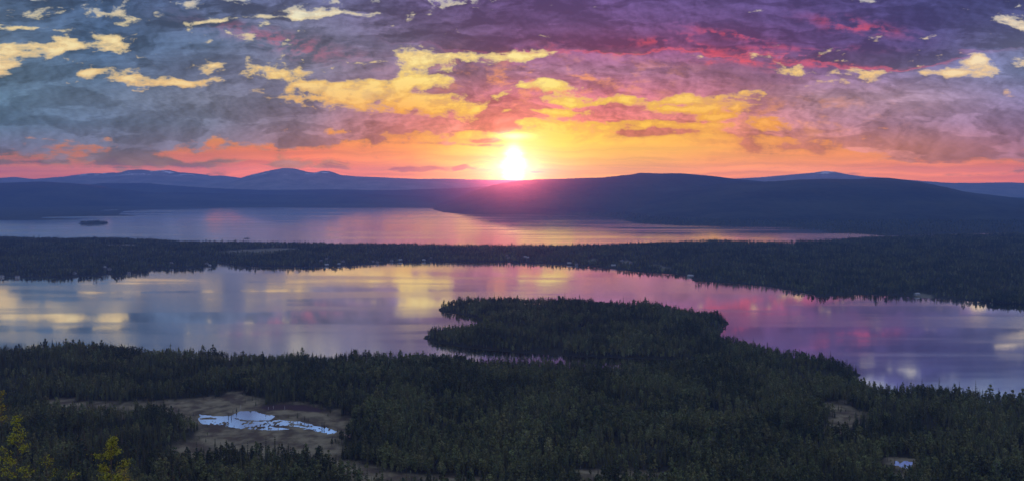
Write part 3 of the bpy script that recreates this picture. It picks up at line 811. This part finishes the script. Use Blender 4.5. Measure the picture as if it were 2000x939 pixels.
# ------------------------------------------------------------------ cabins: places on the far shore (photo column, row of the foot)
CABINS = [  # X, Y, width m, wall colour, roof colour, cluster
 (4,541,9,'w','d',0),(34,542,10,'w','d',0),(146,537,8,'w','d',0),
 (206,527,8,'g','g',1),(214,530,9,'w','d',1),(252,535,8,'g','d',1),
 (335,518,8,'w','d',2),(404,517,8,'w','d',2),(410,520,6,'w','g',2),
 (627,514,8,'g','d',3),(638,511,8,'w','d',3),(638,519,11,'w','g',3),(662,518,8,'g','g',3),(670,514,9,'w','d',3),
 (729,513,7,'w','d',4),(737,514,8,'g','d',4),(765,511,9,'w','d',4),(782,510,11,'w','g',4),
 (828,510,9,'w','g',5),(842,507,7,'g','d',5),
 (990,504,8,'g','d',6),(994,507,7,'w','d',6),(1026,506,9,'w','g',6),(1031,507,8,'w','g',6),
 (1112,516,12,'g','g',7),(1126,518,9,'g','d',7),
 (1198,521,14,'g','g',8),(1214,514,9,'w','d',8),(1232,518,8,'w','d',8),
 (1349,540,16,'w','g',9),(1791,577,11,'w','g',10),
]
CAB_XY = np.array([lake_pt(c[0], c[1]) for c in CABINS])

# ------------------------------------------------------------------ scatter the woods
def scatter(x0, x1, y0, y1, step, dens):
    """jittered grid in metres, in trapezoid |x| < 0.66 y + 60"""
    gx_, gy_ = np.meshgrid(np.arange(x0, x1, step), np.arange(y0, y1, step))
    x = gx_.ravel() + RNG.uniform(-0.5, 0.5, gx_.size) * step * 1.3; y = gy_.ravel() + RNG.uniform(-0.5, 0.5, gx_.size) * step * 1.3
    k = np.abs(x) < 0.66 * y + 40
    return x[k], y[k]
def seen_ok(x, y, z):
    return (y > 20)
# near shore and peninsula
x, y = scatter(-1000, 1000, 395, 1500, 3.1, 1)
z, sd = ground(x, y)
bog = bog_mask(x, y); p2 = sdf(POND2, x, y)
thin = fbm(x / 45, y / 45, 3, 71)
keep = (sd > 2.5) & (bog < -1.5) & (p2 < -4) & (RNG.random(len(x)) < np.clip(0.25 + 2.2 * (thin - 0.25), 0.16, 1.0))
edge = (bog > -1.5) & (bog < 12) & (RNG.random(len(x)) < 0.12) & (z > BOG_Z + 0.05)      # stragglers out on the bog
keep |= edge & (sd > 2.5)
small = edge[keep]
x, y, z, sd, bog = x[keep], y[keep], z[keep], sd[keep], bog[keep]
mixn = fbm(x / 70, y / 70, 3, 72) + 0.10 * np.clip((x + 250) / 300, -1, 1)
u = RNG.random(len(x))
kind = np.where(u < np.clip(1.15 - 1.3 * mixn, 0.22, 0.9), RNG.integers(0, 4, len(x)), np.where(u < np.clip(1.35 - 0.75 * mixn, 0.6, 0.97), RNG.integers(4, 7, len(x)), RNG.integers(7, 10, len(x))))
size = RNG.uniform(0.5, 1.12, len(x)) * (0.55 + 0.85 * fbm(x / 34, y / 34, 3, 73)) * np.clip(0.75 + sd / 60, 0.75, 1.0)
size *= np.where(RNG.random(len(x)) < 0.07, 1.35, 1.0)
size[small] *= RNG.uniform(0.22, 0.55, small.sum())
rot = RNG.uniform(0, 6.28, len(x))
inp = sdf(PENIN, x, y) > 0

# the biggest in the picture become trees of their own
hgt = size * BASEH[kind]
px = F * hgt / y
Xp = 1000 + x / y * F; Yt = HZ + (CAMH - z - hgt) / y * F; Yb = HZ + (CAMH - z) / y * F
vis = (Xp > 6) & (Xp < 1994) & (Yt < 925)
single = np.zeros(len(x), bool)
LOOK = {0: (("short dark spruce", "slender dark spruce", "tall dark spruce"), "spruce tree", "spruces"), 1: (("low bushy green pine", "bushy green pine", "tall bushy green pine"), "pine tree", "pines"),
        2: (("small pale green birch", "pale green birch", "tall pale green birch"), "birch tree", "leafy birches")}
WHERE = ((230, "in the bottom left corner behind the young birches"), (480, "at the bottom edge in front of the bog's left half"), (700, "at the bottom edge in front of the bog's right half"),
         (960, "at the bottom edge right of the bog, above the lower clearing"), (1180, "at the bottom edge in the middle of the forest"), (1420, "at the bottom edge right of the middle"),
         (1720, "at the bottom edge left of the small right-hand pool"), (2100, "in the bottom right corner beyond the small pool"))
def describe(ki, X, h):
    w = next(i for i, q in enumerate(WHERE) if X < q[0])
    lk, cat, pl = LOOK[ki]
    sz = 0 if h < (7.0, 6.5, 5.5)[ki] else 1 if h < (10.0, 9.0, 8.0)[ki] else 2
    return lk[sz] + " " + WHERE[w][1], cat, "nearest %s %s" % (pl, WHERE[w][1].split(",")[0])
for ki, ids in enumerate((SPR, PIN, BIR)):
    cand = np.where(np.isin(kind, ids) & vis)[0]
    cand = cand[np.argsort(-px[cand])][:300]
    single[cand] = True
    proto = {}
    for n_, i in enumerate(cand):
        kd = KINDS[kind[i]]
        lab, cat, grp = describe(ki, Xp[i], hgt[i])
        if n_ == 0:
            root = thing(kd[0], lab, cat, (0, 0, 0), 0, grp)
            tr = link("trunk", kd[1], root); cr = link("crown", kd[2], root)
        else:
            r2 = root.copy(); COL.objects.link(r2)
            for ch, me in ((tr, kd[1]), (cr, kd[2])):
                c2 = ch.copy(); c2.data = me; COL.objects.link(c2); c2.parent = r2
            r2_ = r2
        o = root if n_ == 0 else r2_
        o['label'] = lab; o['group'] = grp
        o.location = (x[i], y[i], z[i]); o.rotation_euler = (0, 0, rot[i])
        w = size[i] * random.uniform(0.85, 1.2); o.scale = (w, w, size[i])
P = np.stack([x, y, z], 1)
a = ~single & ~inp
forest("shoreside_forest", P[a], kind[a], size[a], rot[a], "dense dark spruce and pine forest covering the near shore below the viewpoint")
a = ~single & inp
forest("peninsula_forest", P[a], kind[a], size[a], rot[a], "dark forest covering the wooded peninsula that juts into the nearer lake")
print("near trees", len(x), "single", single.sum())

# land between the lakes
x, y = scatter(-2200, 2200, 1300, 3700, 5.6, 1)
z, sd = ground(x, y)
fm = field_mask(x, y)
keep = (sd > 3) & (fm < -2) & (RNG.random(len(x)) < np.clip(0.5 + 1.3 * (fbm(x / 120, y / 120, 3, 81) - 0.3), 0.3, 1.0))
for (cx, cy), c in zip(CAB_XY, CABINS):
    near = (np.abs(x - cx * y / cy) < c[2] * 0.62) & (y < cy + 7) & (y > cy - 55)
    keep &= ~near
insd = np.zeros(len(x), bool); selm = (y > 1000) & (y < 4400); insd = sdf(MID, x, y) > -8
keep &= insd
x, y, z, sd = x[keep], y[keep], z[keep], sd[keep]
u = RNG.random(len(x)); kind = np.where(u < 0.5, RNG.integers(0, 4, len(x)), np.where(u < 0.88, RNG.integers(4, 7, len(x)), RNG.integers(7, 10, len(x))))
size = RNG.uniform(0.55, 1.1, len(x)) * (0.6 + 0.75 * fbm(x / 50, y / 50, 3, 83)) * np.where(RNG.random(len(x)) < 0.08, 1.25, 1.0)
forest("far_shore_forest", np.stack([x, y, z], 1), kind, size * 1.0, RNG.uniform(0, 6.28, len(x)), "dark band of forest on the land between the two lakes")
print("mid trees", len(x))
# woods on the far side of the farther lake: foot of the hills and the spits
x, y = scatter(-2600, 3300, 3300, 6900, 17.0, 1)
z, sd = ground(x, y)
keep = (sd > 2) & (sdf(FARL, x, y) > -10) & ((sd < 420) | (x > 0)) & (y < 6500)
x, y, z = x[keep], y[keep], z[keep]
kind = RNG.integers(0, 7, len(x))
lowp = np.where((1000 + x / y * F < 280) & (y < 6100), 0.38, 1.0)
forest("lakeside_forest", np.stack([x, y, z], 1), kind, RNG.uniform(0.7, 1.15, len(x)) * lowp, RNG.uniform(0, 6.28, len(x)), "far dark wood along the far shore of the farther lake below the hills")
print("far trees", len(x))
# the wooded island in the farther lake
xs = [p[0] for p in ISLE]; ys = [p[1] for p in ISLE]
x = RNG.uniform(min(xs), max(xs), 700); y = RNG.uniform(min(ys), max(ys), 700)
z, sd = ground(x, y); k = sd > 6; x, y, z = x[k], y[k], z[k]
forest("island_trees", np.stack([x, y, z], 1), RNG.integers(0, 7, len(x)), RNG.uniform(0.6, 1.05, len(x)), RNG.uniform(0, 6.28, len(x)), "dark trees covering the small island in the farther lake at the left")

# the tiny islet with its one tree
cxy = np.array(ISLET).mean(0); hw = 11.5
b = MB(); n = 20
rr = random.Random(3)
ring = []
for lv, (s, h) in enumerate(((1.0, -0.6), (0.9, 0.5), (0.6, 1.4), (0.2, 1.9))):
    for k in range(n):
        a = 2 * math.pi * k / n
        q = s * (1 + 0.12 * math.sin(3 * a + 1) + rr.uniform(-.05, .05))
        b.v.append((math.cos(a) * hw * q, math.sin(a) * 16 * q, h))
for lv in range(3):
    for k in range(n): b.f.append((lv*n + k, lv*n + (k+1) % n, (lv+1)*n + (k+1) % n, (lv+1)*n + k))
b.f.append(tuple(3*n + k for k in range(n)))
rock_m, q_ = mat("dark shore rock"); tc_ = q_.n('ShaderNodeTexCoord')
finish(rock_m, q_, q_.mix(q_.noise(tc_.outputs['Object'], 0.8, 5, 0.6, '3D'), (0.035, 0.033, 0.030), (0.11, 0.10, 0.09)), 0.9)
isl = link("islet", b.mesh("islet", (rock_m,)), kind='structure'); isl.location = (cxy[0], cxy[1], 0)
t = thing("spruce_tree", "single spruce standing on the tiny rocky islet in the farther lake", "spruce tree", (cxy[0] + 3.5, cxy[1], 1.2), 0.4, scale=(0.75, 0.75, 0.5))
link("trunk", KINDS[0][1], t); link("crown", KINDS[0][2], t)

# ------------------------------------------------------------------ cabins
def flat_mat(name, a, b_, sc):
    m, q = mat(name); tc = q.n('ShaderNodeTexCoord')
    n = q.noise(q.v('MULTIPLY', tc.outputs['Object'], (1, 1, 6)), sc, 4, 0.6, '3D')
    return finish(m, q, q.mix(n, a, b_), 0.75, 0.3)
WALL = {'w': flat_mat("white painted boards", (0.30, 0.30, 0.29), (0.44, 0.44, 0.43), 2.0), 'g': flat_mat("grey boards", (0.20, 0.20, 0.20), (0.32, 0.32, 0.32), 2.0)}
ROOF = {'d': flat_mat("dark roof sheets", (0.10, 0.09, 0.09), (0.16, 0.15, 0.15), 1.0), 'g': flat_mat("pale metal roof sheets", (0.22, 0.23, 0.24), (0.34, 0.35, 0.36), 1.0)}
M_BRICK = flat_mat("chimney brick", (0.22, 0.10, 0.07), (0.30, 0.15, 0.11), 3.0)
M_PANE, q_ = mat("dark window glass"); finish(M_PANE, q_, (0.03, 0.035, 0.045), 0.08, 0.5)
M_DOOR = flat_mat("door paint", (0.16, 0.07, 0.05), (0.20, 0.09, 0.06), 2.0)
PLACE = ["at the far left end of the farther shore", "above the wooded point on the left shore", "by the left cove of the farther shore", "in the cluster left of centre",
 "by the golden shimmer left of the middle", "at the water left of the sun's reflection", "straight below the sun on the shore", "on the shore just right of the sun",
 "in the village right of the sun", "on the point at the right shore's bend", "at the gravel landing on the right shore"]
CW = {'w': 'white', 'g': 'grey'}; RW = {'d': 'dark', 'g': 'pale'}
from collections import Counter
SIZE = ("leftmost ", "next ", "rightmost "); nth = Counter()
seen_lab = Counter((c[3], c[4], c[5]) for c in CABINS)
for (X, Y, wd, wc, rc, cl), (cx, cy) in zip(CABINS, CAB_XY):
    gz_, _ = ground(np.array([cx]), np.array([cy])); zz = max(float(gz_[0]), 0.6)
    lab = "%s%s cabin with %s roof %s" % ("" if seen_lab[(wc, rc, cl)] == 1 else (SIZE[nth[(wc, rc, cl)]] if nth[(wc, rc, cl)] + 1 < seen_lab[(wc, rc, cl)] else SIZE[2]), CW[wc], RW[rc], PLACE[cl]); nth[(wc, rc, cl)] += 1
    r = random.Random(X)
    h = thing("cabin", lab, "cabin", (cx, cy, zz - 0.3), r.uniform(-0.5, 0.5), "cabins along the farther shore")
    hw, hd, hh, rh = wd * 0.38, 2.7, 2.7, 1.7
    m = MB()
    m.v += [(-hw,-hd,0),(hw,-hd,0),(hw,hd,0),(-hw,hd,0),(-hw,-hd,hh),(hw,-hd,hh),(hw,hd,hh),(-hw,hd,hh),(-hw,0,hh+rh-.12),(hw,0,hh+rh-.12)]
    m.f += [(0,1,5,4),(2,3,7,6),(1,2,6,9,5),(3,0,4,8,7),(0,3,2,1)]
    link("wall", m.mesh("wall", (WALL[wc],)), h)
    m = MB(); e = 0.5; th = 0.18
    for s in (-1, 1):
        a = [(-hw-e, s*(hd+e), hh-rh*e/hd), (hw+e, s*(hd+e), hh-rh*e/hd), (hw+e, 0, hh+rh), (-hw-e, 0, hh+rh)]
        bb = len(m.v); m.v += a + [(p[0], p[1], p[2]+th) for p in a]
        m.f += [tuple(bb + i for i in q) for q in ((0,1,2,3),(4,5,6,7),(0,1,5,4),(1,2,6,5),(2,3,7,6),(3,0,4,7))]
    rf = link("roof", m.mesh("roof", (ROOF[rc],)), h)
    m = MB(); m.box(hw*0.3, hw*0.3+.6, .3, .9, hh+1.2, hh+rh+.9); link("chimney", m.mesh("chimney", (M_BRICK,)), rf)
    m = MB(); m.box(-.45, .45, -hd-.06, -hd+.02, 0.1, 2.2); link("door", m.mesh("door", (M_DOOR,)), h)
    for wx in (-hw*0.6, hw*0.6):
        m = MB(); m.box(wx-.55, wx+.55, -hd-.05, -hd+.02, 1.2, 2.5); link("window", m.mesh("window", (M_PANE,)), h)

# ------------------------------------------------------------------ out on the bog
def at_bog(X, Y):
    return hit(X, Y)
for X, Y, hh, lab in ((470,797,3.2,"short pale dead trunk beside the dark tuft at the pond's back edge"),(524,799,2.4,"stubby pale dead trunk in the dark peat, leftmost of three behind the pond"),
                      (534,798,2.7,"pale dead trunk in the dark peat, middle one of three behind the pond"),(556,799,3.4,"tallest pale dead trunk in the dark peat, rightmost of three behind the pond")):
    px_, py_ = at_bog(X, Y); gz_, _ = ground(np.array([px_]), np.array([py_]))
    t = MB(); r = random.Random(int(X))
    t.tube([(0,0,-.3),(.05,.02,hh*.5),(.12,-.05,hh)], [.16,.13,.05], 6)
    sn = thing("dead_tree", lab, "dead tree", (px_, py_, float(gz_[0])), 0, "pale dead trunks on the bog")
    link("trunk", t.mesh("dead_trunk", (M_SNAG,)), sn)
    for k in range(3):
        b = MB(); z0 = hh * (.45 + .17 * k); a = r.uniform(0, 6.28); b.rod((.06, 0, z0), (.06 + math.cos(a)*.6, math.sin(a)*.6, z0 + .3), .05, .02, 4)
        link("branch", b.mesh("dead_branch", (M_SNAG,)), sn)

# small spruces standing singly round the pond
POND_TREES = [(455,806,3.2,0,"small spruce at the pond's back edge, left of the dark tuft"),(462,804,4.6,2,"bushy dark spruce tuft on the pond's back edge"),(446,815,4.0,1,"thin spruce on the left of the pond, standing against the open water"),(452,815,4.2,1,"thin spruce standing in the shallow left water, right of its twin"),
 (543,815,3.6,2,"low bushy spruce at the right tip of the round pool"),(563,816,3.4,0,"small spruce on the bank between the round pool and the right channel"),(581,815,5.2,2,"broad young spruce on the pale bank behind the right channel"),(595,820,4.4,0,"young spruce on the pale bank right of the broad one"),(602,822,4.0,1,"slim young spruce on the pale bank above the right channel"),
 (629,833,6.0,1,"tall thin spruce by the right end of the pond, left of its pair"),(633,834,6.2,1,"tall thin spruce by the right end of the pond, right of its pair"),(420,868,9.0,1,"tall lone spruce on the bog in front of the pond"),(402,856,3.4,0,"small lone spruce on the pale bog left of the tall one"),(384,860,2.6,1,"tiny spruce on the pale bog near the left trees"),
 (550,866,5.0,2,"pine-like young spruce on the front edge of the bog, right of the middle"),(549,801,1.6,2,"stunted spruce in the dark peat behind the pond")]
for X, Y, hh, kd, lab in POND_TREES:
    px_, py_ = at_bog(X, Y); gz_, _ = ground(np.array([px_]), np.array([py_]))
    s = hh / BASEH[kd]
    t = thing("spruce_tree", lab, "spruce tree", (px_, py_, max(float(gz_[0]), BOG_Z - .1)), X * .7, "young spruces round the bog pond", (max(s, .34) * 1.0, max(s, .34) * 1.0, s))
    link("trunk", KINDS[kd][1], t); link("crown", KINDS[kd][2], t)

# weathered lean-to shelter at the right end of the bog
px_, py_ = at_bog(679, 853); gz_, _ = ground(np.array([px_]), np.array([py_]))
sh = thing("lean_to_shelter", "weathered reddish wooden lean-to shelter at the right end of the bog", "shelter", (px_, py_, float(gz_[0]) - .05), 0.12)
M_PLANK = flat_mat("weathered planks", (0.20, 0.12, 0.09), (0.36, 0.23, 0.17), 1.5)
M_POST = flat_mat("old posts", (0.09, 0.05, 0.04), (0.14, 0.09, 0.07), 2.0)
for k in range(9):                                                    # roof boards, running down the slope
    m = MB(); x0 = -2.9 + k * .65
    a = [(x0, -1.5, 2.1), (x0 + .61, -1.5, 2.1), (x0 + .61, 1.6, 3.6 + .03 * (k % 2)), (x0, 1.6, 3.6 + .03 * (k % 2))]
    m.v += a + [(p[0], p[1], p[2] + .06) for p in a]; m.f += [(0,3,2,1),(4,5,6,7),(0,1,5,4),(1,2,6,5),(2,3,7,6),(3,0,4,7)]
    link("roof_board", m.mesh("roof_board", (M_PLANK,)), sh)
for px2, py2, ph in ((-2.6,-1.2,2.2),(0,-1.2,2.2),(2.6,-1.2,2.2),(-2.6,1.4,3.45),(2.6,1.4,3.45)):
    m = MB(); m.box(px2 - .1, px2 + .1, py2 - .1, py2 + .1, -.3, ph); link("post", m.mesh("post", (M_POST,)), sh)
for k in range(5):
    m = MB(); m.box(-2.5, 2.5, 1.52, 1.58, .1 + k * .62, .68 + k * .62); link("wall_board", m.mesh("wall_board", (M_PLANK,)), sh)

# ------------------------------------------------------------------ young birches on the slope right below the camera
def fine_birch(name_label, X, Ytop, dist, height, spread, seed, nleaf, leaf=0.017):
    r = random.Random(seed)
    bx_ = (X - 1000) / F * dist; ztop = CAMH - (Ytop - HZ) / F * dist
    gz_, _ = ground(np.array([bx_]), np.array([dist])); zb = float(gz_[0]) - .1
    Ht = ztop - zb
    root = thing("birch_tree", name_label, "birch tree", (bx_, dist, zb), 0, "young birches at the lower left")
    t = MB()
    lean = Vector((r.uniform(-.06, .06), r.uniform(-.06, .06)))
    def ax(f): return Vector((lean.x * Ht * f + .05 * math.sin(f * 9 + seed), lean.y * Ht * f + .05 * math.cos(f * 7), Ht * f)) - Vector((lean.x * Ht, lean.y * Ht, 0)) * f
    fs = [0, .2, .4, .6, .75, .88, 1.0]
    t.tube([ax(f) for f in fs], [.05 * (1 - f) ** .7 + .005 for f in fs], 6)
    link("trunk", t.mesh("young_trunk", (M_BARK,)), root)
    br = MB(); lf = MB(); tips = []
    nb = int(height * 13)
    for i in range(nb):
        f = 1 - (i + .5) / nb * height / Ht * 1.0
        if f < 0.1: continue
        p0 = ax(f); L = spread * (0.10 + 0.95 * min(1, (1 - f) * Ht / height) ** .8) * r.uniform(.5, 1.15)
        a = r.uniform(0, 6.28)
        p1 = p0 + Vector((math.cos(a) * L * .8, math.sin(a) * L * .8, L * r.uniform(.35, .75)))
        br.rod(p0, p1, .010, .004, 4)
        for k in range(4 + int(L * 9)):
            g = r.uniform(.35, 1.0); s = p0.lerp(p1, g); a2 = a + r.uniform(-1.3, 1.3); l2 = L * r.uniform(.12, .4)
            s1 = s + Vector((math.cos(a2) * l2, math.sin(a2) * l2, l2 * r.uniform(-.1, .7)))
            br.rod(s, s1, .004, .002, 3); tips.append((s, s1))
        tips.append((p0.lerp(p1, .4), p1))
    tips.append((ax(.9), ax(1.0)))
    for _ in range(nleaf):
        s, e = tips[r.randrange(len(tips))]
        p = s.lerp(e, r.uniform(.1, 1.08)) + Vector((r.gauss(0, .045), r.gauss(0, .045), r.gauss(-.01, .035)))
        n = Vector((r.gauss(0, 1), r.gauss(-.4, 1), r.gauss(.5, .8))).normalized(); u = n.orthogonal().normalized(); u.rotate(Matrix.Rotation(r.uniform(0, 6.28), 3, n)); w = n.cross(u)
        a = leaf * r.uniform(.7, 1.3); b_ = a * .72; fold = n * a * .18
        lf.face(p - u * a * .9, p - u * a * .2 + w * b_ + fold, p + u * a, p - u * a * .2 - w * b_ + fold)
    link("branches", br.mesh("young_branches", (M_BARK,)), root)
    o = link("foliage", lf.mesh("young_foliage", (M_YOUNG,)), root)
    return root
fine_birch("young birch with yellow green leaves at the lower left, the brightest one", 212, 856, 19.0, 1.0, 0.50, 5, 2000)
fine_birch("young birch with sparse dim leaves by the left edge, the tallest one", 36, 812, 21.0, 1.6, 0.50, 8, 1500)
fine_birch("upper birch spray with dark leaves touching the left edge", 4, 762, 24.0, 1.0, 0.35, 14, 400)
fine_birch("low birch sapling between the two leafy birches at the lower left", 92, 890, 21.0, .6, .35, 21, 220)
fine_birch("low birch sapling left of the brightest birch at the bottom edge", 138, 924, 21.0, .4, .35, 27, 160)
fine_birch("low birch sapling right of the brightest birch at the bottom edge", 246, 920, 20.0, .4, .4, 33, 280)

# ------------------------------------------------------------------ haze
m_h = bpy.data.materials.new("evening haze"); m_h.use_nodes = True; m_h.node_tree.nodes.clear()
q_ = NT(m_h.node_tree)
pv = q_.n('ShaderNodeVolumePrincipled')
pv.inputs['Color'].default_value = HAZE_COL + (1,)
pv.inputs['Density'].default_value = HAZE_DENS
pv.inputs['Anisotropy'].default_value = HAZE_G
ov = q_.n('ShaderNodeOutputMaterial'); pv2 = q_.n('ShaderNodeVolumePrincipled')        # a trace of larger droplets that glow round the low sun
pv2.inputs['Color'].default_value = (0.80, 0.13, 0.08, 1); pv2.inputs['Density'].default_value = MIST_DENS; pv2.inputs['Anisotropy'].default_value = MIST_G
ad = q_.n('ShaderNodeAddShader'); m_h.node_tree.links.new(pv.outputs[0], ad.inputs[0]); m_h.node_tree.links.new(pv2.outputs[0], ad.inputs[1])
m_h.node_tree.links.new(ad.outputs[0], ov.inputs[1])
b = MB(); b.box(-23000, 23000, -500, 15400, -46, HAZE_TOP)
hz = link("haze", b.mesh("haze", (m_h,)), kind='stuff', label="blue evening haze lying over the lakes and hills", category="haze")
